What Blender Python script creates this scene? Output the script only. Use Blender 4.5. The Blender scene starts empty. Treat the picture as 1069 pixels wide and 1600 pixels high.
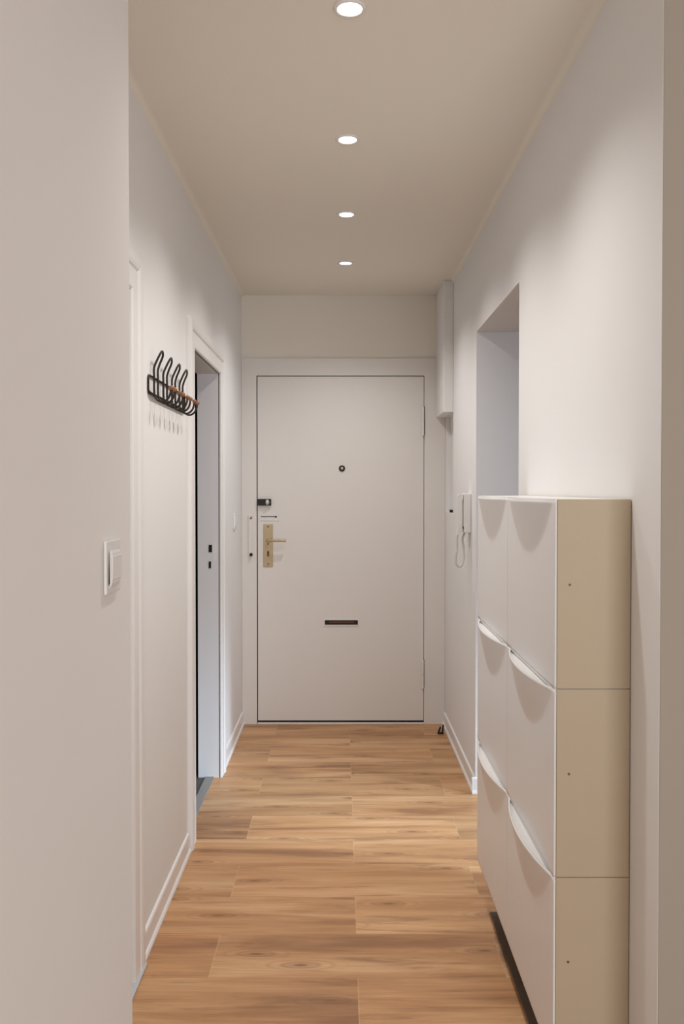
import bpy, bmesh, math
from mathutils import Vector, Matrix

C = bpy.context.scene.collection
S = bpy.context.scene

# ------------------------------------------------------------ camera / light / exposure
CAM_H = 1.36
cd = bpy.data.cameras.new('camera'); cam = bpy.data.objects.new('camera', cd); C.objects.link(cam)
cam.location = (0, 0, CAM_H)
cam.rotation_euler = (math.radians(89.0), 0, 0)
cd.sensor_fit = 'VERTICAL'; cd.sensor_height = 36; cd.sensor_width = 24.05
cd.lens = 36 * 1377 / 1600
cd.shift_y = -11 / 1600
cd.clip_start = 0.02
S.camera = cam
S.view_settings.view_transform = 'Standard'; S.view_settings.look = 'None'
S.view_settings.gamma = 1; S.view_settings.use_curve_mapping = False
S.view_settings.exposure = 0.16

w = bpy.data.worlds.new('world'); S.world = w; w.use_nodes = True
w.node_tree.nodes['Background'].inputs[0].default_value = (0.8, 0.88, 1, 1)
w.node_tree.nodes['Background'].inputs[1].default_value = 0.3

LIGHT_X = 0.018
LIGHT_Y = (2.068, 2.835, 3.60, 4.37)
DOWN_W = 25.0            # power of each ceiling downlight
DOWN_COL = (1.0, 0.97, 0.945)
CEIL = 2.48

def spot(name, loc, energy, col, size, radius):
    l = bpy.data.lights.new(name, 'SPOT'); l.energy = energy; l.color = col
    l.spot_size = math.radians(size); l.spot_blend = 1.0; l.shadow_soft_size = radius
    o = bpy.data.objects.new(name, l); C.objects.link(o); o.location = loc; return o
def area(name, loc, target, sx, sy, energy, col, spread=math.pi, shape='RECTANGLE'):
    l = bpy.data.lights.new(name, 'AREA'); l.shape = shape; l.size = sx
    if shape == 'RECTANGLE': l.size_y = sy
    l.energy = energy; l.color = col; l.spread = spread
    o = bpy.data.objects.new(name, l); C.objects.link(o); o.location = loc
    o.rotation_euler = (Vector(target) - Vector(loc)).to_track_quat('-Z', 'Y').to_euler()
    return o
# daylight of the side room behind the right-hand opening (its window), then two added fill lamps
area('side_room_window_light', (3.3, 2.35, 1.4), (0.0, 3.62, -0.05), 0.4, 0.5, 6.5, (0.62, 0.81, 1.0), spread=math.radians(30))
area('side_room_jamb_fill', (2.3, 2.2, 1.7), (0.75, 3.93, 1.2), 0.6, 0.9, 1.7, (0.60, 0.74, 1.0), spread=math.radians(70))  # unseen fill added to cool the far jamb of the opening
area('camera_room_fill', (1.2, -2.35, 1.3), (-0.2, 1.6, 1.1), 1.4, 1.5, 57, (0.94, 0.965, 1.0))  # unseen fill added behind the camera to brighten the foreground

# ------------------------------------------------------------ materials
def mat(name, col, rough=0.6, metal=0.0, noise=0.0, scale=40.0, bump=0.0, spec=None):
    m = bpy.data.materials.new(name); m.use_nodes = True
    nt = m.node_tree; b = nt.nodes['Principled BSDF']
    b.inputs['Roughness'].default_value = rough; b.inputs['Metallic'].default_value = metal
    if spec is not None: b.inputs['Specular IOR Level'].default_value = spec
    tc = nt.nodes.new('ShaderNodeTexCoord')
    n = nt.nodes.new('ShaderNodeTexNoise'); n.inputs['Scale'].default_value = scale; n.inputs['Detail'].default_value = 4
    nt.links.new(tc.outputs['Object'], n.inputs['Vector'])
    mix = nt.nodes.new('ShaderNodeMix'); mix.data_type = 'RGBA'
    mix.inputs[6].default_value = (*[c * (1 - noise) for c in col], 1)
    mix.inputs[7].default_value = (*[min(1, c * (1 + noise)) for c in col], 1)
    nt.links.new(n.outputs['Fac'], mix.inputs[0]); nt.links.new(mix.outputs[2], b.inputs['Base Color'])
    if bump:
        bp = nt.nodes.new('ShaderNodeBump'); bp.inputs['Strength'].default_value = bump; bp.inputs['Distance'].default_value = 0.002
        nt.links.new(n.outputs['Fac'], bp.inputs['Height']); nt.links.new(bp.outputs[0], b.inputs['Normal'])
    return m

M = {}
M['wall'] = mat('wall_paint', (0.84, 0.83, 0.82), 0.85, noise=0.012, scale=3, spec=0.2)
M['ceil'] = mat('ceiling_paint', (0.84, 0.795, 0.715), 0.9, noise=0.01, scale=3, spec=0.2)  # white ceiling tinted warm to carry the floor's bounce light
M['wallend'] = mat('bounce_tinted_wall_paint', (0.82, 0.78, 0.70), 0.85, noise=0.012, scale=3, spec=0.2)  # wall white with the warm bounce off the floor mixed into its colour
M['wallshade'] = mat('shade_toned_wall_paint', (0.38, 0.34, 0.29), 0.85, noise=0.012, scale=3, spec=0.2)  # wall paint darkened to beige so its colour carries the shade
M['white'] = mat('white_gloss_trim', (0.83, 0.815, 0.80), 0.42, noise=0.01, scale=8)
M['base'] = mat('white_baseboard', (0.86, 0.85, 0.84), 0.3, noise=0.01, scale=8)
M['door'] = mat('door_paint', (0.775, 0.745, 0.715), 0.5, noise=0.012, scale=5)
M['jamb'] = mat('jamb_paint', (0.80, 0.79, 0.80), 0.5, noise=0.01, scale=5)
M['dark'] = mat('dark_gap', (0.008, 0.007, 0.007), 0.9, noise=0.1)  # near-black that stands in for shade inside gaps and holes
M['black'] = mat('black_metal', (0.012, 0.011, 0.011), 0.4, 0.3, noise=0.1)
M['iron'] = mat('dark_bronze_wire', (0.030, 0.020, 0.015), 0.45, 0.5, noise=0.15)
M['bead'] = mat('varnished_wood_knob', (0.27, 0.115, 0.045), 0.4, noise=0.3, scale=120)
M['brass'] = mat('brushed_brass', (0.50, 0.395, 0.25), 0.4, 0.5, noise=0.08, scale=60)
M['steel'] = mat('satin_steel', (0.62, 0.58, 0.52), 0.3, 0.8, noise=0.05)
M['screw'] = mat('screw_brown', (0.18, 0.075, 0.035), 0.5, 0.4, noise=0.1)
M['cabfront'] = mat('cabinet_front_plastic', (0.80, 0.785, 0.77), 0.38, noise=0.008, scale=6)
M['cabbody'] = mat('cabinet_body_cream', (0.485, 0.395, 0.275), 0.5, noise=0.03, scale=5)
M['plastic'] = mat('white_plastic', (0.80, 0.79, 0.78), 0.35, noise=0.01)
M['cord'] = mat('pale_cord', (0.68, 0.65, 0.62), 0.5, noise=0.05)
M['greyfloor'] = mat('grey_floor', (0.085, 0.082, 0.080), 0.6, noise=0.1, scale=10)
M['greysill'] = mat('grey_sill', (0.26, 0.25, 0.235), 0.5, noise=0.06, scale=20)
M['alu'] = mat('aluminium_strip', (0.62, 0.64, 0.68), 0.35, 0.4, noise=0.03)
M['darkroom'] = mat('unlit_room_black', (0.03, 0.03, 0.032), 0.9, noise=0.05)  # near-black puts the unlit room's darkness into the wall colour
M['mat'] = mat('dark_brown_shade_strip', (0.12, 0.085, 0.060), 0.85, noise=0.25, scale=90)  # tone of the shade strip under the cabinets
M['yellow'] = mat('aged_varnish', (0.62, 0.46, 0.24), 0.5, noise=0.1)

def emit(name, col, s):
    m = bpy.data.materials.new(name); m.use_nodes = True; nt = m.node_tree
    b = nt.nodes['Principled BSDF']; b.inputs['Base Color'].default_value = (*col, 1)
    b.inputs['Emission Color'].default_value = (*col, 1); b.inputs['Emission Strength'].default_value = s
    return m
M['glow'] = emit('lamp_diffuser', (1, 0.98, 0.95), 9)

def floor_shading():
    m = bpy.data.materials.new('oak_plank_laminate'); m.use_nodes = True; nt = m.node_tree
    N, L = nt.nodes, nt.links; b = N['Principled BSDF']
    def math_(op, a, bb=None, c=None):
        n = N.new('ShaderNodeMath'); n.operation = op
        for i, v in enumerate((a, bb, c)):
            if v is None: continue
            if isinstance(v, (int, float)): n.inputs[i].default_value = v
            else: L.new(v, n.inputs[i])
        return n.outputs[0]
    g = N.new('ShaderNodeNewGeometry'); sp = N.new('ShaderNodeSeparateXYZ'); L.new(g.outputs['Position'], sp.inputs[0])
    x, y = sp.outputs[0], sp.outputs[1]
    W, LEN = 0.243, 0.832
    ry = math_('DIVIDE', math_('SUBTRACT', y, 2.19), W); row = math_('FLOOR', ry)
    par = math_('ABSOLUTE', math_('MODULO', row, 2.0))
    off = math_('MULTIPLY', par, LEN / 2)
    rx = math_('DIVIDE', math_('ADD', math_('SUBTRACT', x, 0.043), off), LEN); colm = math_('FLOOR', rx)
    idv = N.new('ShaderNodeCombineXYZ'); L.new(row, idv.inputs[0]); L.new(colm, idv.inputs[1]); idv.inputs[2].default_value = 3.7
    wn = N.new('ShaderNodeTexWhiteNoise'); wn.noise_dimensions = '3D'; L.new(idv.outputs[0], wn.inputs['Vector'])
    rnd = wn.outputs['Value']
    def noise(sx, sy, scale, detail, dist=0.0, seed=0.0):
        c = N.new('ShaderNodeCombineXYZ')
        L.new(math_('MULTIPLY', x, sx), c.inputs[0]); L.new(math_('MULTIPLY', y, sy), c.inputs[1])
        L.new(math_('ADD', math_('MULTIPLY', rnd, 17.0), seed), c.inputs[2])
        n = N.new('ShaderNodeTexNoise'); n.inputs['Scale'].default_value = scale; n.inputs['Detail'].default_value = detail
        n.inputs['Distortion'].default_value = dist; n.inputs['Roughness'].default_value = 0.6
        L.new(c.outputs[0], n.inputs['Vector']); return n.outputs['Fac']
    def ramp(fac, stops):
        r = N.new('ShaderNodeValToRGB'); L.new(fac, r.inputs[0]); e = r.color_ramp.elements
        e[0].position, e[0].color = stops[0][0], (*stops[0][1], 1)
        e[1].position, e[1].color = stops[-1][0], (*stops[-1][1], 1)
        for p, c in stops[1:-1]:
            q = e.new(p); q.color = (*c, 1)
        return r.outputs[0]
    def mix(fac, a, bb, mode='MIX'):
        n = N.new('ShaderNodeMix'); n.data_type = 'RGBA'; n.blend_type = mode
        if isinstance(fac, (int, float)): n.inputs[0].default_value = fac
        else: L.new(fac, n.inputs[0])
        for i, v in ((6, a), (7, bb)):
            if isinstance(v, tuple): n.inputs[i].default_value = (*v, 1)
            else: L.new(v, n.inputs[i])
        return n.outputs[2]
    broad = noise(0.9, 7.5, 1.2, 5, 0.6)
    base = ramp(broad, [(0.33, (0.34, 0.165, 0.075)), (0.43, (0.52, 0.275, 0.125)), (0.53, (0.60, 0.335, 0.16)), (0.68, (0.70, 0.43, 0.23))])
    fine = noise(2.2, 70.0, 2.0, 6, 0.25, 5.0)
    fr = ramp(fine, [(0.30, (0.84, 0.80, 0.76)), (0.62, (1.05, 1.05, 1.05))])
    col = mix(0.8, base, fr, 'MULTIPLY')
    # darker grain figures and knots
    st = noise(1.5, 17.0, 1.1, 5, 0.9, 9.0)
    col = mix(ramp(st, [(0.56, (0, 0, 0)), (0.70, (0.75, 0.75, 0.75))]), col, (0.22, 0.105, 0.05))
    c = N.new('ShaderNodeCombineXYZ'); L.new(math_('ADD', math_('MULTIPLY', x, 2.2), math_('MULTIPLY', rnd, 9.0)), c.inputs[0]); L.new(math_('MULTIPLY', y, 7.5), c.inputs[1]); L.new(math_('MULTIPLY', rnd, 7.0), c.inputs[2])
    vo = N.new('ShaderNodeTexVoronoi'); vo.voronoi_dimensions = '2D'; vo.inputs['Scale'].default_value = 0.9; L.new(c.outputs[0], vo.inputs['Vector'])
    kn = ramp(vo.outputs['Distance'], [(0.015, (0.85, 0.85, 0.85)), (0.05, (0.35, 0.35, 0.35)), (0.14, (0, 0, 0))])
    col = mix(kn, col, (0.22, 0.10, 0.045))
    dark = noise(0.9, 5.5, 1.6, 3, 0.3, 23.0)
    col = mix(ramp(dark, [(0.56, (0, 0, 0)), (0.72, (0.6, 0.6, 0.6))]), col, (0.30, 0.15, 0.072))
    ring = math_('MULTIPLY', math_('SINE', math_('MULTIPLY', vo.outputs['Distance'], 75.0)), math_('MAXIMUM', 0.0, math_('SUBTRACT', 0.30, vo.outputs['Distance'])))
    col = mix(math_('MAXIMUM', 0.0, math_('MULTIPLY', ring, 1.6)), col, (0.25, 0.12, 0.055))
    # per plank tone
    tone = math_('ADD', math_('MULTIPLY', rnd, 0.20), 0.86)
    tv = N.new('ShaderNodeCombineXYZ')
    for i in range(3): L.new(tone, tv.inputs[i])
    col = mix(1.0, col, tv.outputs[0], 'MULTIPLY')
    # joints: pale line at plank ends, faint dark line along the planks
    fx = math_('FRACT', rx); ex = math_('LESS_THAN', fx, 0.0030)
    fy = math_('FRACT', ry); ey = math_('LESS_THAN', fy, 0.010)
    col = mix(math_('MULTIPLY', ey, 0.15), col, (0.25, 0.12, 0.055))
    col = mix(math_('MULTIPLY', ex, 0.32), col, (0.72, 0.50, 0.28))
    L.new(col, b.inputs['Base Color'])
    b.inputs['Roughness'].default_value = 0.42; b.inputs['Specular IOR Level'].default_value = 0.35
    bp = N.new('ShaderNodeBump'); bp.inputs['Strength'].default_value = 0.08; bp.inputs['Distance'].default_value = 0.002
    L.new(fine, bp.inputs['Height']); L.new(bp.outputs[0], b.inputs['Normal'])
    return m
M['floor'] = floor_shading()

# ------------------------------------------------------------ helpers
def bm_box(bm, x0, x1, y0, y1, z0, z1, bev=0.0, seg=2):
    r = bmesh.ops.create_cube(bm, size=1.0)
    vs = r['verts']
    for v in vs:
        v.co = Vector(((x0 + x1) / 2 + v.co.x * (x1 - x0), (y0 + y1) / 2 + v.co.y * (y1 - y0), (z0 + z1) / 2 + v.co.z * (z1 - z0)))
    if bev:
        es = list({e for v in vs for e in v.link_edges})
        bmesh.ops.bevel(bm, geom=es, offset=bev, segments=seg, affect='EDGES', profile=0.5)

def bm_cyl(bm, p0, p1, r, n=24, r2=None):
    p0, p1 = Vector(p0), Vector(p1); d = p1 - p0
    q = d.to_track_quat('Z', 'Y').to_matrix().to_4x4()
    bmesh.ops.create_cone(bm, cap_ends=True, segments=n, radius1=r, radius2=r if r2 is None else r2, depth=d.length,
                          matrix=Matrix.Translation((p0 + p1) / 2) @ q)

def smooth_path(pts, sub=8, closed=False):
    P = [Vector(p) for p in pts]; n = len(P); out = []
    rng = range(n if closed else n - 1)
    for i in rng:
        p0 = P[(i - 1) % n] if closed or i > 0 else P[0] * 2 - P[1]
        p1 = P[i]; p2 = P[(i + 1) % n]
        p3 = P[(i + 2) % n] if closed or i + 2 < n else P[-1] * 2 - P[-2]
        for k in range(sub):
            t = k / sub
            out.append(0.5 * ((2 * p1) + (p2 - p0) * t + (2 * p0 - 5 * p1 + 4 * p2 - p3) * t * t + (3 * p1 - p0 - 3 * p2 + p3) * t ** 3))
    if not closed: out.append(P[-1])
    return out

def bm_tube(bm, pts, r, n=10, closed=False, r_end=None):
    P = [Vector(p) for p in pts]; m = len(P); rings = []
    prev = None
    for i, p in enumerate(P):
        a = P[(i - 1) % m] if closed or i > 0 else p; b = P[(i + 1) % m] if closed or i < m - 1 else p
        t = (b - a).normalized()
        if prev is None:
            up = Vector((0, 0, 1)) if abs(t.z) < 0.9 else Vector((1, 0, 0)); u = t.cross(up).normalized()
        else:
            u = (prev - t * prev.dot(t)).normalized()
        prev = u; v = t.cross(u)
        rr = r if r_end is None else r + (r_end - r) * i / (m - 1)
        rings.append([bm.verts.new(p + (u * math.cos(2 * math.pi * k / n) + v * math.sin(2 * math.pi * k / n)) * rr) for k in range(n)])
    for i in range(m if closed else m - 1):
        A, B = rings[i], rings[(i + 1) % m]
        for k in range(n):
            bm.faces.new((A[k], A[(k + 1) % n], B[(k + 1) % n], B[k]))
    if not closed:
        bm.faces.new(rings[0][::-1]); bm.faces.new(rings[-1])

def bm_lathe(bm, prof, centre, axis='Z', n=40):
    """prof: list of (radius, height); open ends are closed when the radius is 0"""
    c = Vector(centre); rings = []
    def pt(r, h, a):
        u, v = r * math.cos(a), r * math.sin(a)
        return c + (Vector((u, v, h)) if axis == 'Z' else Vector((u, h, v)) if axis == 'Y' else Vector((h, u, v)))
    for r, h in prof:
        rings.append([bm.verts.new(pt(r, h, 2 * math.pi * k / n)) for k in range(n)] if r > 1e-6 else [bm.verts.new(pt(0, h, 0))])
    for A, B in zip(rings, rings[1:]):
        for k in range(n):
            k2 = (k + 1) % n
            if len(A) == 1 and len(B) == 1: continue
            if len(A) == 1: bm.faces.new((A[0], B[k], B[k2]))
            elif len(B) == 1: bm.faces.new((A[k], B[0], A[k2]))
            else: bm.faces.new((A[k], B[k], B[k2], A[k2]))

def bm_extrude_profile(bm, prof, axis, a0, a1):
    """closed 2D profile swept straight along an axis ('X','Y','Z')"""
    def pt(p, a):
        if axis == 'Y': return Vector((p[0], a, p[1]))
        if axis == 'Z': return Vector((p[0], p[1], a))
        return Vector((a, p[0], p[1]))
    A = [bm.verts.new(pt(p, a0)) for p in prof]; B = [bm.verts.new(pt(p, a1)) for p in prof]
    n = len(prof)
    for k in range(n): bm.faces.new((A[k], A[(k + 1) % n], B[(k + 1) % n], B[k]))
    bm.faces.new(A[::-1]); bm.faces.new(B)

def obj(name, bm, m, parent=None, smooth=False, origin=None):
    bmesh.ops.recalc_face_normals(bm, faces=bm.faces)
    me = bpy.data.meshes.new(name)
    if origin is not None:
        bmesh.ops.translate(bm, verts=bm.verts, vec=-Vector(origin))
    bm.to_mesh(me); bm.free()
    me.materials.append(M[m] if isinstance(m, str) else m)
    if smooth:
        for p in me.polygons: p.use_smooth = True
    o = bpy.data.objects.new(name, me); C.objects.link(o)
    if parent: o.parent = parent
    if origin is not None: o.location = origin
    return o

def boxes(name, lst, m, parent=None, bev=0.0, smooth=False):
    bm = bmesh.new()
    for b in lst: bm_box(bm, *b, bev)
    return obj(name, bm, m, parent, smooth)

def thing(name, label, cat, loc=(0, 0, 0), group=None):
    o = bpy.data.objects.new(name, None); C.objects.link(o); o.location = loc
    o.empty_display_size = 0.05
    if label: o['label'] = label
    if cat: o['category'] = cat
    if group: o['group'] = group
    return o
def struct(o, label=None):
    o['kind'] = 'structure'
    if label: o['label'] = label
    return o

# ------------------------------------------------------------ room shell
XL, XR, YD = -0.58, 0.597, 5.10
bm = bmesh.new(); bm_box(bm, -0.605, 3.4, -3.0, 5.45, -0.05, 0.0)
struct(obj('floor', bm, 'floor'), 'light oak plank laminate floor of the hallway')
bm = bmesh.new(); bm_box(bm, -2.6, 3.4, -3.0, 5.45, CEIL, CEIL + 0.08)
for xw, s, rc, y0 in ((-0.58, 1, 0.02, 1.5), (0.597, -1, 0.02, 1.655)):      # soft coved plaster corner
    prof = [(xw - s * 0.01, CEIL + 0.01), (xw - s * 0.01, CEIL - rc)]
    prof += [(xw + s * rc * (1 - math.cos(math.radians(a))), CEIL - rc * (1 - math.sin(math.radians(a)))) for a in range(0, 91, 9)]
    prof += [(xw + s * rc, CEIL + 0.01)]
    bm_extrude_profile(bm, prof, 'Y', y0 + 0.001, 5.11)
struct(obj('ceiling', bm, 'ceil'), 'plain white ceiling with four recessed downlights')

D2a, D2b, D2h = 3.395, 4.145, 1.906         # doorway in the left wall, far one
D1a, D1b, D1h = 1.60, 2.392, 1.906        # near one, mostly behind the foreground wall
TL = 0.097
struct(boxes('wall_left', [
    (XL - TL, XL, 1.50, D1a, 0, CEIL), (XL - TL, XL, D1a, D1b, D1h, CEIL), (XL - TL, XL, D1b, D2a, 0, CEIL),
    (XL - TL, XL, D2a, D2b, D2h, CEIL), (XL - TL, XL, D2b, YD, 0, CEIL)], 'wall'),
    'white left wall of the hallway with two doorways')
struct(boxes('wall_near_left', [(-0.685, -0.3605, -3.0, 1.50, 0, CEIL)], 'wall'), 'white wall in the left foreground')
# right wall with the deep opening and the shallow meter niche
OA, OB, OH = 2.98, 3.925, 2.060
TR = 0.30
NA, NB, NZ0, NZ1, ND = 4.735, 5.08, 1.232, 1.775, 0.028
struct(boxes('wall_right', [
    (XR, XR + TR, 1.652, OA, 0, CEIL), (XR, XR + TR, OA, OB, OH, CEIL), (XR, XR + TR, OB, NA, 0, CEIL),
    (XR, XR + TR, NA, NB, 0, NZ0), (XR, XR + TR, NA, NB, NZ1, CEIL), (XR + ND, XR + TR, NA, NB, NZ0, NZ1),
    (XR, XR + TR, NB, YD, 0, CEIL)], 'wall'), 'white right wall of the hallway with a deep opening')
struct(boxes('wall_near_right', [(XR + 0.001, 3.4, 1.650, 1.80, 0, CEIL)], 'wallshade'), 'shaded wall end in the right foreground')
struct(boxes('wall_back', [
    (-0.80, -0.497, YD, YD + 0.3, 0, CEIL), (0.479, 1.0, YD, YD + 0.3, 0, CEIL), (-0.497, 0.479, YD, YD + 0.3, 2.02, CEIL)], 'wallend'),
    'white end wall around the entrance door')
struct(boxes('wall_front', [(-0.36, 3.4, -3.08, -3.0, 0, CEIL)], 'wall'))
struct(boxes('wall_far_right', [(3.4, 3.48, -3.0, 5.45, 0, CEIL)], 'wall'))
struct(boxes('wall_side_room', [(XR + TR, 3.4, 5.1, 5.18, 0, CEIL)], 'wall'))
# dark room behind the far left doorway
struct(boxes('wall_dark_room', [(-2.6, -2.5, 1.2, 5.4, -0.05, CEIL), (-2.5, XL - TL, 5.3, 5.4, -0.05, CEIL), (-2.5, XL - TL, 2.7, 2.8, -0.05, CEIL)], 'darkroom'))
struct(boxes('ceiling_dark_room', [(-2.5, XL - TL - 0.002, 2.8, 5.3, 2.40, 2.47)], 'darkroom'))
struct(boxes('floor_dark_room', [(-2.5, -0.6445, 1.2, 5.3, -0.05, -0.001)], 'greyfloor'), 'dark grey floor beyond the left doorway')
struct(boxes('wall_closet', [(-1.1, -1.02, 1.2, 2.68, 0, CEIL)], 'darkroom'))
# boxed-in chase hanging from the ceiling in the far right corner
struct(boxes('trim_5', [(0.5435, XR, 4.735, YD, 1.775, CEIL)], 'wall', bev=0.003), 'boxed-in chase hanging from ceiling in far right corner')

# baseboards: tall flat board with rounded quarter moulding at its foot
def baseboard(name, side, y0, y1, wrap=None):
    s = 1 if side == 'L' else -1
    xw = XL if side == 'L' else XR
    prof = [(0, 0), (0.016, 0), (0.0155, 0.006), (0.012, 0.012), (0.0085, 0.015), (0.0085, 0.064), (0.0065, 0.070), (0.003, 0.072), (0, 0.072)]
    bm = bmesh.new()
    bm_extrude_profile(bm, [(xw + s * a, b + 0.0005) for a, b in prof], 'Y', y0, y1)
    if wrap:
        bm_extrude_profile(bm, [(wrap[0] - a, b + 0.0005) for a, b in prof], 'X', xw - 0.016, wrap[1])
    return struct(obj(name, bm, 'base'), 'white baseboard with quarter-round foot moulding')
baseboard('baseboard_left', 'L', D1b + 0.115, D2a - 0.11)
baseboard('baseboard_left', 'L', D2b + 0.115, YD)
baseboard('baseboard_right', 'R', OB, YD, wrap=(OB, XR + TR))
baseboard('baseboard_right', 'R', 1.66, OA)

# ---- doorway casings of the left wall
def casing(name, a, b, h, label):
    root = struct(thing(name, label, None, (XL, (a + b) / 2, 0)))
    W = 0.105
    # profile across the casing, t = distance from the opening edge, u = protrusion from the wall
    prof = [(-0.004, 0.0), (-0.004, 0.011), (0.0, 0.0145), (0.006, 0.0155), (0.052, 0.0155), (0.057, 0.012), (0.062, 0.018), (0.072, 0.0205), (0.096, 0.0205), (0.102, 0.017), (W, 0.008), (W, 0.0)]
    bm = bmesh.new()
    rings = []
    for cy, cz, dy, dz in ((a, 0.0, -1, 0), (a, h, -1, 1), (b, h, 1, 1), (b, 0.0, 1, 0)):
        rings.append([bm.verts.new((XL + u, cy + dy * t, cz + dz * t)) for t, u in prof])
    n = len(prof)
    for A, B in zip(rings, rings[1:]):
        for k in range(n): bm.faces.new((A[k], A[(k + 1) % n], B[(k + 1) % n], B[k]))
    bm.faces.new(rings[0]); bm.faces.new(rings[-1][::-1])
    bmesh.ops.translate(bm, verts=bm.verts, vec=(-XL, -(a + b) / 2, 0))
    obj('casing', bm, 'white', root)
    # lining with a rebate stop
    bm = bmesh.new()
    x0, x1 = -TL - 0.002, 0.004
    ya, yb = a - (a + b) / 2, b - (a + b) / 2
    t = 0.004
    for (q0, q1, z0, z1) in ((ya - 0.002, ya + t, 0, h), (yb - t, yb + 0.002, 0, h), (ya, yb, h - t, h + 0.002)):
        bm_box(bm, x0, x1, q0, q1, z0, z1)
    obj('lining', bm, 'jamb', root)
    return root, yb
r2, yb2 = casing('trim_1', D2a, D2b, D2h, 'white moulded casing around the open left doorway')
bm = bmesh.new()
bm_box(bm, -0.032, -0.014, yb2 - 0.0052, yb2 - 0.0035, 0.995 + 0.03, 1.115, 0)
sp_ = obj('strike_plate', bm, 'white', r2); sp_['label'] = 'white-painted strike plate in the jamb'
bm = bmesh.new()
zz = 1.36
bm_box(bm, -0.047, -0.031, yb2 - 0.0066, yb2 - 0.003, 1.066, 1.100)
bm_box(bm, -0.047, -0.036, yb2 - 0.0066, yb2 - 0.003, 0.990, 1.022)
o = obj('latch_hole', bm, 'dark', r2); o['label'] = 'dark lock bolt holes in the jamb'
r1, yb1 = casing('trim_2', D1a, D1b, D1h, 'white moulded casing beside the foreground wall')
# sills
struct(boxes('trim_3', [(-0.6445, -0.6055, D2a, D2b, -0.02, 0.004)], 'greysill'), 'light grey sill strip in the left doorway')
struct(boxes('trim_4', [(-0.604, -0.556, 1.52, D1b + 0.105, 0.0005, 0.010)], 'alu', bev=0.002), 'aluminium threshold strip at the near left doorway')
struct(boxes('door_2', [(-0.684, -0.648, D1a + 0.006, D1b - 0.006, 0.035, D1h - 0.006)], 'white'), 'white closed door behind the foreground wall')

# ------------------------------------------------------------ entrance door
DX0, DX1, DZ0, DZ1 = -0.4875, 0.4715, 0.021, 2.011
YF = YD - 0.012       # face of frame and leaf
fr = struct(thing('trim_6', 'flat white frame around the entrance door', None, (0, YD, 0)))
boxes('side_post', [(XL + 0.001, DX0 - 0.005, YF - YD, 0.06, 0, DZ1 + 0.005)], 'door', fr)
boxes('side_post', [(DX1 + 0.0035, XR - 0.001, YF - YD, 0.06, 0, DZ1 + 0.005)], 'door', fr)
boxes('head_rail', [(XL + 0.001, XR - 0.001, YF - YD, 0.06, DZ1 + 0.005, 2.115)], 'door', fr)
boxes('rebate', [(DX0 - 0.0048, DX0 - 0.0001, 0.005, 0.06, 0.0, DZ1 + 0.005), (DX1 + 0.0001, DX1 + 0.0034, 0.005, 0.06, 0.0, DZ1 + 0.005), (DX0, DX1, 0.005, 0.06, DZ1 + 0.0002, DZ1 + 0.005), (DX0, DX1, 0.005, 0.06, 0.0, DZ0 - 0.0002)], 'dark', fr)  # black strips fill the door gap in place of its shade
boxes('threshold', [(DX0 - 0.003, DX1 + 0.003, -0.016, 0.012, 0, 0.0085)], 'white', fr, bev=0.002)

dr = struct(thing('door_1', 'flat white entrance door with brass lever handle', None, (0, YF, 0)))
boxes('door_panel', [(DX0, DX1, 0, 0.04, DZ0, DZ1)], 'door', dr, bev=0.0012)
def dyl(name, x0, x1, z0, z1, t, m, bev=0.001, par=dr, y1=0.0):
    return boxes(name, [(x0, x1, -t, y1, z0, z1)], m, par, bev=bev)
# hinges
for z0, z1 in ((1.668, 1.838), (0.206, 0.375)):
    bm = bmesh.new()
    zc = (z0 + z1) / 2
    bm_cyl(bm, (0.4665, -0.008, z0 + 0.006), (0.4665, -0.008, zc - 0.001), 0.0075, 20)
    bm_cyl(bm, (0.4665, -0.008, zc + 0.001), (0.4665, -0.008, z1 - 0.006), 0.0075, 20)
    bm_cyl(bm, (0.4665, -0.008, z0), (0.4665, -0.008, z0 + 0.006), 0.004, 16, 0.0075)
    bm_cyl(bm, (0.4665, -0.008, z1 - 0.006), (0.4665, -0.008, z1), 0.0075, 16, 0.004)
    hg = obj('hinge', bm, 'door', dr, smooth=False); hg['label'] = 'white-painted barrel hinge'
    boxes('hinge_gap', [(0.4730, 0.4775, -0.0006, 0.0, z0 + 0.005, z1)], 'dark', hg)
# peephole
bm = bmesh.new(); bm_lathe(bm, [(0, -0.004), (0.009, -0.004), (0.009, -0.006), (0.0165, -0.006), (0.018, -0.003), (0.018, 0)], (0.0, 0, 1.482), 'Y', 32)
ph = obj('peephole', bm, 'iron', dr, True); ph['label'] = 'round dark bronze peephole'
bm = bmesh.new(); bm_lathe(bm, [(0, -0.009), (0.005, -0.0085), (0.008, -0.006), (0.009, -0.004)], (0.0, 0, 1.482), 'Y', 24)
obj('lens', bm, 'steel', ph, True)
# black rim lock with thumb turn
lk = dyl('rim_lock', -0.485, -0.4085, 1.268, 1.306, 0.02, 'black', 0.0015)
lk['label'] = 'black rim lock above the handle'
bm = bmesh.new(); bm_lathe(bm, [(0, -0.034), (0.009, -0.034), (0.011, -0.031), (0.012, -0.02)], (-0.429, 0, 0), 'Y', 28)
for v in bm.verts: v.co.z = 1.287 + v.co.z * 1.35
obj('thumb_turn', bm, 'steel', lk, True)
# chain guard plate with dark slot
cg = dyl('chain_plate', -0.475, -0.364, 1.180, 1.225, 0.003, 'door', 0.0008); cg['label'] = 'white plate with a dark slot'
bm = bmesh.new(); bm_box(bm, -0.468, -0.386, -0.0042, -0.002, 1.2015, 1.2065)
bm_lathe(bm, [(0, -0.0046), (0.0055, -0.0046), (0.0058, -0.002)], (-0.382, 0, 1.203), 'Y', 16)
obj('slot', bm, 'black', cg)
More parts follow.
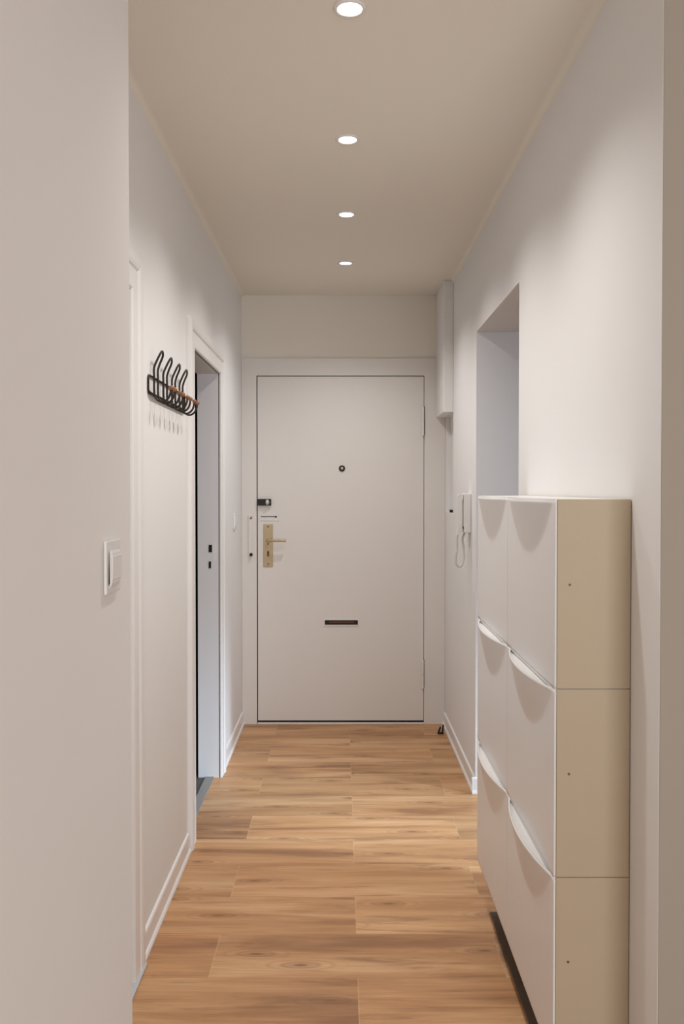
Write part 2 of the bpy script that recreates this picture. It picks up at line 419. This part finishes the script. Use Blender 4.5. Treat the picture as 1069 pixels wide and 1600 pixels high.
# brass plate and lever
bp = dyl('handle_plate', -0.4545, -0.3995, 0.913, 1.160, 0.0045, 'brass', 0.002); bp['label'] = 'brass lock plate'
bm = bmesh.new()
for z in (1.146, 1.0455, 0.930):
    bm_lathe(bm, [(0, -0.0062), (0.0035, -0.0062), (0.0048, -0.0045)], (-0.427, 0, z), 'Y', 14)
obj('screw', bm, 'screw', bp)
bm = bmesh.new(); bm_box(bm, -0.433, -0.421, -0.0052, -0.003, 0.974, 1.000, 0.0005)
bm_lathe(bm, [(0, -0.0052), (0.006, -0.0052), (0.006, -0.003)], (-0.427, 0, 1.000), 'Y', 16)
obj('keyhole', bm, 'screw', bp)
bm = bmesh.new()
bm_lathe(bm, [(0, -0.012), (0.0105, -0.012), (0.0115, -0.0045)], (-0.427, 0, 1.067), 'Y', 24)
bm_tube(bm, smooth_path([(-0.427, -0.008, 1.067), (-0.427, -0.034, 1.067), (-0.422, -0.047, 1.067), (-0.405, -0.052, 1.068), (-0.365, -0.052, 1.069), (-0.322, -0.050, 1.068)], 8), 0.0085, 14)
obj('lever', bm, 'brass', dr, True)
bm = bmesh.new(); bm_lathe(bm, [(0, -0.0), (0.007, 0.001), (0.0088, 0.006), (0.0088, 0.018)], (0, 0, 0), 'Z', 16)
bmesh.ops.rotate(bm, verts=bm.verts, cent=(0, 0, 0), matrix=Matrix.Rotation(math.radians(-90), 3, 'Y'))
bmesh.ops.translate(bm, verts=bm.verts, vec=(-0.320, -0.050, 1.068))
o = obj('lever_tip', bm, 'steel', dr, True); o['label'] = 'bright tip of the lever'
# letter slot
ms = thing('letter_slot', None, None); ms.parent = dr; ms['label'] = 'dark letter slot in a white surround'
bm = bmesh.new()
for b_ in ((-0.106, 0.098, 0.6045, 0.611), (-0.106, 0.098, 0.570, 0.577), (-0.106, -0.0995, 0.577, 0.6045), (0.0915, 0.098, 0.577, 0.6045)):
    bm_box(bm, b_[0], b_[1], -0.0035, 0, b_[2], b_[3], 0.0008)
obj('surround', bm, 'plastic', ms)
dyl('flap', -0.0995, 0.0915, 0.577, 0.6045, 0.0008, 'black', 0, ms)
bm = bmesh.new(); bm_box(bm, -0.075, 0.07, -0.0016, -0.0006, 0.590, 0.597); bm_box(bm, -0.099, 0.091, -0.0022, -0.0006, 0.5775, 0.5792)
obj('flap_rim', bm, 'screw', ms)
# white-painted latch bar on the frame left of the door with its black knob
lb = thing('latch_bar', 'slim white-painted latch bar with black knob left of the door', 'latch', (-0.527, YF, 1.05))
boxes('bar', [(-0.014, 0.010, -0.008, -0.0002, -0.075, 0.165)], 'door', lb, bev=0.003)
bm = bmesh.new(); bm_lathe(bm, [(0, -0.022), (0.008, -0.021), (0.010, -0.016), (0.006, -0.008)], (0.003, 0, -0.065), 'Y', 20)
obj('knob', bm, 'black', lb, True)
bm = bmesh.new(); bm_lathe(bm, [(0, -0.012), (0.004, -0.012), (0.005, -0.008)], (0.0, 0, 0.145), 'Y', 14); bm_box(bm, 0.004, 0.007, -0.0095, -0.0078, 0.140, 0.158)
obj('screw', bm, 'screw', lb)

# ------------------------------------------------------------ downlights
proto = None
names = ['nearest ceiling downlight, cut by the top edge of the picture', 'second ceiling downlight from the camera',
         'third ceiling downlight from the camera, second from the entrance door', 'farthest and smallest ceiling downlight, nearest the entrance door']
def make_down():
    t = thing('downlight', None, 'ceiling light', (0, 0, CEIL), 'recessed downlights in the hallway ceiling')
    bm = bmesh.new(); bm_lathe(bm, [(0.0275, -0.0005), (0.0285, -0.004), (0.031, -0.0055), (0.036, -0.0045), (0.0385, -0.0015), (0.0388, -0.0003), (0.0275, -0.0005)], (0, 0, 0), 'Z', 48)
    obj('bezel', bm, 'plastic', t, True)
    bm = bmesh.new(); bm_lathe(bm, [(0, -0.0035), (0.020, -0.0032), (0.0284, -0.002), (0.0284, -0.0006), (0, -0.0006)], (0, 0, 0), 'Z', 40)
    obj('diffuser', bm, 'glow', t, True)
    return t
for i, y in enumerate(LIGHT_Y):
    if proto is None: proto = t = make_down()
    else:
        t = proto.copy(); C.objects.link(t)
        for ch in list(proto.children):
            c = ch.copy(); C.objects.link(c); c.parent = t
    t.location = (LIGHT_X, y, CEIL); t['label'] = names[i]
    spot('downlight_lamp', (LIGHT_X, y, CEIL - 0.034), DOWN_W, DOWN_COL, 137, 0.027)

# ------------------------------------------------------------ shoe cabinets
CX0, CX1 = 0.4387, XR - 0.0015
CW, CHT = 0.513, 0.3925
def make_cabinet():
    t = thing('shoe_cabinet', None, 'shoe cabinet', (0, 0, 0), 'white-fronted shoe cabinets on the right wall')
    # origin: near bottom front corner; x to the wall, y away from the camera
    dx = CX1 - CX0; w, h = CW - 0.0015, CHT - 0.0012
    f = 0.0045   # thickness of the front
    bm = bmesh.new(); tk = 0.004
    bm_box(bm, f + 0.001, dx, 0, tk, 0, h, 0.0008); bm_box(bm, f + 0.001, dx, w - tk, w, 0, h, 0.0008)      # sides
    bm_box(bm, dx - tk, dx, tk, w - tk, 0, h); bm_box(bm, f + 0.012, dx - tk, tk, w - tk, 0, tk)
    obj('body', bm, 'cabbody', t)
    # front flap with pouch-shaped grip pushed outwards under its top edge
    bm = bmesh.new(); NY, NZ = 72, 64
    top = h - 0.003; bot = 0.001
    def pouch(yy, zz):
        tau = (yy - w * 0.5) / 0.238; v = (top - zz) / 0.125
        q = 1 - tau * tau - v
        k = 0.035
        q = 0.5 * (q + math.sqrt(q * q + k * k)) - 0.5 * k * max(0, 1 - max(0, q) * 3) * 0
        e = min(1.0, (min(yy, w - yy)) / 0.02) if True else 1
        return 0.0275 * max(0.0, q - 0.004) * e
    gf, gb = [], []
    for i in range(NY + 1):
        yy = w * i / NY; ra, rb = [], []
        for j in range(NZ + 1):
            s_ = (j / NZ) ** 1.0; zz = top + (bot - top) * s_
            p = pouch(yy, zz)
            ra.append(bm.verts.new((-p, yy, zz))); rb.append(bm.verts.new((-p + f, yy, zz)))
        gf.append(ra); gb.append(rb)
    for i in range(NY):
        for j in range(NZ):
            bm.faces.new((gf[i][j], gf[i][j + 1], gf[i + 1][j + 1], gf[i + 1][j]))
            bm.faces.new((gb[i][j], gb[i + 1][j], gb[i + 1][j + 1], gb[i][j + 1]))
        bm.faces.new((gf[i][0], gf[i + 1][0], gb[i + 1][0], gb[i][0]))
        bm.faces.new((gf[i][NZ], gb[i][NZ], gb[i + 1][NZ], gf[i + 1][NZ]))
    for j in range(NZ):
        bm.faces.new((gf[0][j], gb[0][j], gb[0][j + 1], gf[0][j + 1]))
        bm.faces.new((gf[NY][j], gf[NY][j + 1], gb[NY][j + 1], gb[NY][j]))
    prev = None
    for i in range(NY + 1):                 # sloping shelf inside the grip
        yy = w * i / NY; p = pouch(yy, top)
        a_ = bm.verts.new((-p + f - 0.0005, yy, top - 0.003)); m_ = bm.verts.new(((-p + f) * 0.35 + 0.65 * (f + 0.001), yy, top - 0.009 )); b_ = bm.verts.new((f + 0.002, yy, top - 0.002))
        if prev:
            bm.faces.new((prev[0], a_, m_, prev[1])); bm.faces.new((prev[1], m_, b_, prev[2]))
        prev = (a_, m_, b_)
    fo = obj('front_flap', bm, 'cabfront', t, True)
    bm = bmesh.new(); bm_box(bm, 0.0006, dx - tk - 0.0002, tk + 0.0003, w - tk - 0.0003, h - tk, h + 0.0005)
    obj('top_panel', bm, 'cabfront', t)
    # small pivot pin seen as a brown dot on the side
    bm = bmesh.new(); bm_cyl(bm, (0.031, -0.0012, h - 0.176), (0.031, 0.002, h - 0.176), 0.0025, 14)
    obj('pivot_pin', bm, 'screw', t)
    return t
cab = None
lev = ['topmost', 'middle', 'lowest']; colp = ['near', 'far']
for ci in range(2):
    for li in range(3):
        if cab is None: cab = t = make_cabinet()
        else:
            t = cab.copy(); C.objects.link(t)
            for ch in list(cab.children):
                c = ch.copy(); C.objects.link(c); c.parent = t
        t.location = (CX0, 1.814 + ci * CW, 1.341 - (li + 1) * CHT)
        t['label'] = ('%s shoe cabinet of the near stack, with its cream side showing' % lev[li]) if ci == 0 else \
                     ('%s white-fronted shoe cabinet of the far stack, beside the wall opening' % lev[li])

# ------------------------------------------------------------ coat rack
rk = thing('coat_rack', 'dark wire wall coat rack with wooden knobs', 'coat rack', (XL, 2.9, 1.68))
R = 0.0034
def rp(x, y, z): return (x - XL, y - 2.9, z - 1.68)
bm = bmesh.new()
xa = -0.5766
Y0, Y1, ZT, ZB = 2.628, 3.235, 1.702, 1.648
fr_pts = []
for (cy, cz, a0) in ((Y0 + 0.015, ZT - 0.015, 90), (Y0 + 0.015, ZB + 0.015, 180), (Y1 - 0.015, ZB + 0.015, 270), (Y1 - 0.015, ZT - 0.015, 0)):
    for k in range(7):
        a = math.radians(a0 + 15 * k); fr_pts.append(rp(xa, cy + 0.015 * math.cos(a), cz + 0.015 * math.sin(a)))
bm_tube(bm, fr_pts, R, 10, closed=True)
# lower cross rail joining the hook bends
bm_tube(bm, [rp(-0.5695, Y0 + 0.03, 1.6475), rp(-0.5695, Y1 - 0.03, 1.6475)], R, 10)
bm_tube(bm, smooth_path([rp(xa, Y0 + 0.004, 1.655), rp(-0.573, Y0 + 0.012, 1.650), rp(-0.5695, Y0 + 0.03, 1.6475)], 6), R, 10)
bm_tube(bm, smooth_path([rp(xa, Y1 - 0.004, 1.655), rp(-0.573, Y1 - 0.012, 1.650), rp(-0.5695, Y1 - 0.03, 1.6475)], 6), R, 10)
obj('frame', bm, 'iron', rk, True)
for ya, yb in ((2.677, 2.733), (2.816, 2.875), (2.958, 3.017), (3.095, 3.157)):
    bm = bmesh.new(); ym = (ya + yb) / 2
    xh = -0.5695
    def hook(yy): return [rp(-0.519, yy, 1.662), rp(-0.520, yy, 1.652), rp(-0.527, yy, 1.637), rp(-0.541, yy, 1.627), rp(-0.556, yy, 1.629), rp(-0.5665, yy, 1.642), rp(xh, yy, 1.66)]
    L_ = hook(ya) + [rp(xh, ya, 1.70), rp(xh, ya, 1.728), rp(-0.563, ya + 0.003, 1.748), rp(-0.554, ya + 0.006, 1.768)]
    topm = [rp(-0.551, ym - 0.013, 1.778), rp(-0.550, ym, 1.783), rp(-0.551, ym + 0.013, 1.778)]
    Rr = [rp(-0.554, yb - 0.006, 1.768), rp(-0.563, yb - 0.003, 1.748), rp(xh, yb, 1.728), rp(xh, yb, 1.70)] + hook(yb)[::-1]
    bm_tube(bm, smooth_path(L_ + topm + Rr, 5), R, 10)
    hk = obj('hook', bm, 'iron', rk, True)
    for yy in (ya, yb):
        bm = bmesh.new(); bmesh.ops.create_uvsphere(bm, u_segments=20, v_segments=14, radius=0.0078)
        for v in bm.verts: v.co.z *= 0.92
        bmesh.ops.translate(bm, verts=bm.verts, vec=rp(-0.5175, yy, 1.669))
        obj('wooden_knob', bm, 'bead', hk, True)

# ------------------------------------------------------------ intercom handset on the right wall
ic = thing('intercom', 'white wall intercom handset with a looped cord', 'intercom', (XR, 4.11, 1.25))
def ip(x, y, z): return (x - XR, y - 4.11, z - 1.25)
bm = bmesh.new(); bm_box(bm, -0.034, -0.0005, -0.04, 0.045, -0.09, 0.092, 0.004, 3)
ba = obj('base', bm, 'plastic', ic)
bm = bmesh.new()
prof = [(-0.0355, 0.088), (-0.054, 0.090), (-0.059, 0.082), (-0.059, -0.050), (-0.061, -0.070), (-0.064, -0.098), (-0.060, -0.104), (-0.046, -0.094), (-0.037, -0.078), (-0.0355, -0.066),
        (-0.044, -0.060), (-0.0462, -0.050), (-0.0462, 0.050), (-0.043, 0.062), (-0.0355, 0.066)]
A = [bm.verts.new((p[0], -0.036, p[1])) for p in prof]; B = [bm.verts.new((p[0], 0.006, p[1])) for p in prof]
for k in range(len(prof)): bm.faces.new((A[k], A[(k + 1) % len(prof)], B[(k + 1) % len(prof)], B[k]))
bm.faces.new(A[::-1]); bm.faces.new(B)
bmesh.ops.bevel(bm, geom=[e for e in bm.edges], offset=0.0015, segments=2, affect='EDGES')
obj('handset', bm, 'plastic', ic)
bm = bmesh.new()
bm_tube(bm, smooth_path([(-0.061, -0.018, -0.102), (-0.062, -0.018, -0.13), (-0.0625, -0.018, -0.17), (-0.068, -0.018, -0.200), (-0.066, -0.018, -0.232), (-0.052, -0.016, -0.249), (-0.037, -0.014, -0.236),
    (-0.030, -0.012, -0.205), (-0.031, -0.01, -0.16), (-0.035, -0.008, -0.120), (-0.026, -0.006, -0.092)], 8), 0.0052, 10)
obj('cord', bm, 'cord', ic, True)
bm = bmesh.new(); bm_box(bm, -0.0395, -0.0345, -0.0425, -0.036, -0.071, -0.062, 0.001); obj('hook_switch', bm, 'black', ic)

# ------------------------------------------------------------ light switches
sw = thing('light_switch', 'white light switch on the left foreground wall', 'light switch', (-0.3605, 1.40, 1.24))
bm = bmesh.new(); bm_box(bm, 0.0002, 0.006, -0.074, 0.010, -0.040, 0.042, 0.0025, 3)
obj('plate', bm, 'plastic', sw)
bm = bmesh.new()
prof = [(0.0055, 0.028), (0.009, 0.028), (0.0125, 0.020), (0.0115, -0.020), (0.008, -0.030), (0.0055, -0.030)]
bm_extrude_profile(bm, prof, 'Y', -0.064, -0.008)
bmesh.ops.bevel(bm, geom=[e for e in bm.edges], offset=0.0025, segments=3, affect='EDGES')
obj('rocker', bm, 'plastic', sw)

s2 = thing('light_switch', 'white light switch on the left wall beside the entrance door', 'light switch', (XL, 4.725, 1.19))
bm = bmesh.new(); bm_box(bm, 0.0002, 0.009, -0.041, 0.041, -0.041, 0.041, 0.003, 3); obj('plate', bm, 'plastic', s2)
bm = bmesh.new(); bm_box(bm, 0.0085, 0.0125, -0.028, 0.028, -0.028, 0.028, 0.0015, 2); obj('rocker', bm, 'plastic', s2)

# small dark latch in the near lower corner of the meter niche
lt = thing('niche_latch', 'tiny dark latch in the lower corner of the shallow wall niche', 'latch', (XR + 0.0275, 4.92, 1.2325))
bm = bmesh.new(); bm_box(bm, -0.024, 0, -0.02, 0.02, 0.0, 0.020, 0.002); obj('latch_body', bm, 'steel', lt)
bm = bmesh.new(); bm_box(bm, -0.026, -0.006, -0.026, -0.0205, 0.001, 0.014, 0.001); obj('latch_tongue', bm, 'black', lt)

# black door stop standing at the foot of the right wall
ds = thing('door_stop', 'small black two-pronged door stop at the foot of the right wall', 'door stop', (0.552, 4.885, 0))
bm = bmesh.new(); bm_box(bm, -0.020, 0.014, -0.012, 0.012, 0.0006, 0.010, 0.003); obj('foot', bm, 'black', ds)
for dx, hh, tilt in ((-0.013, 0.040, 0.010), (0.008, 0.050, 0.004)):
    bm = bmesh.new(); bm_tube(bm, smooth_path([(dx, 0, 0.006), (dx + tilt * 0.3, 0, hh * 0.5), (dx + tilt, 0, hh)], 5), 0.0055, 12, r_end=0.0045)
    obj('prong', bm, 'black', ds, True)

mt = thing('floor_shading', 'narrow dark brown strip deepening the floor shadow under the shoe cabinets', 'mat', (0.53, 1.9, 0))  # dark strip added along the cabinets' floor shadow to deepen it
bm = bmesh.new(); bm_box(bm, -0.055, 0.045, -1.0, 0.905, 0.0006, 0.006, 0.002); obj('shade_strip', bm, 'mat', mt)
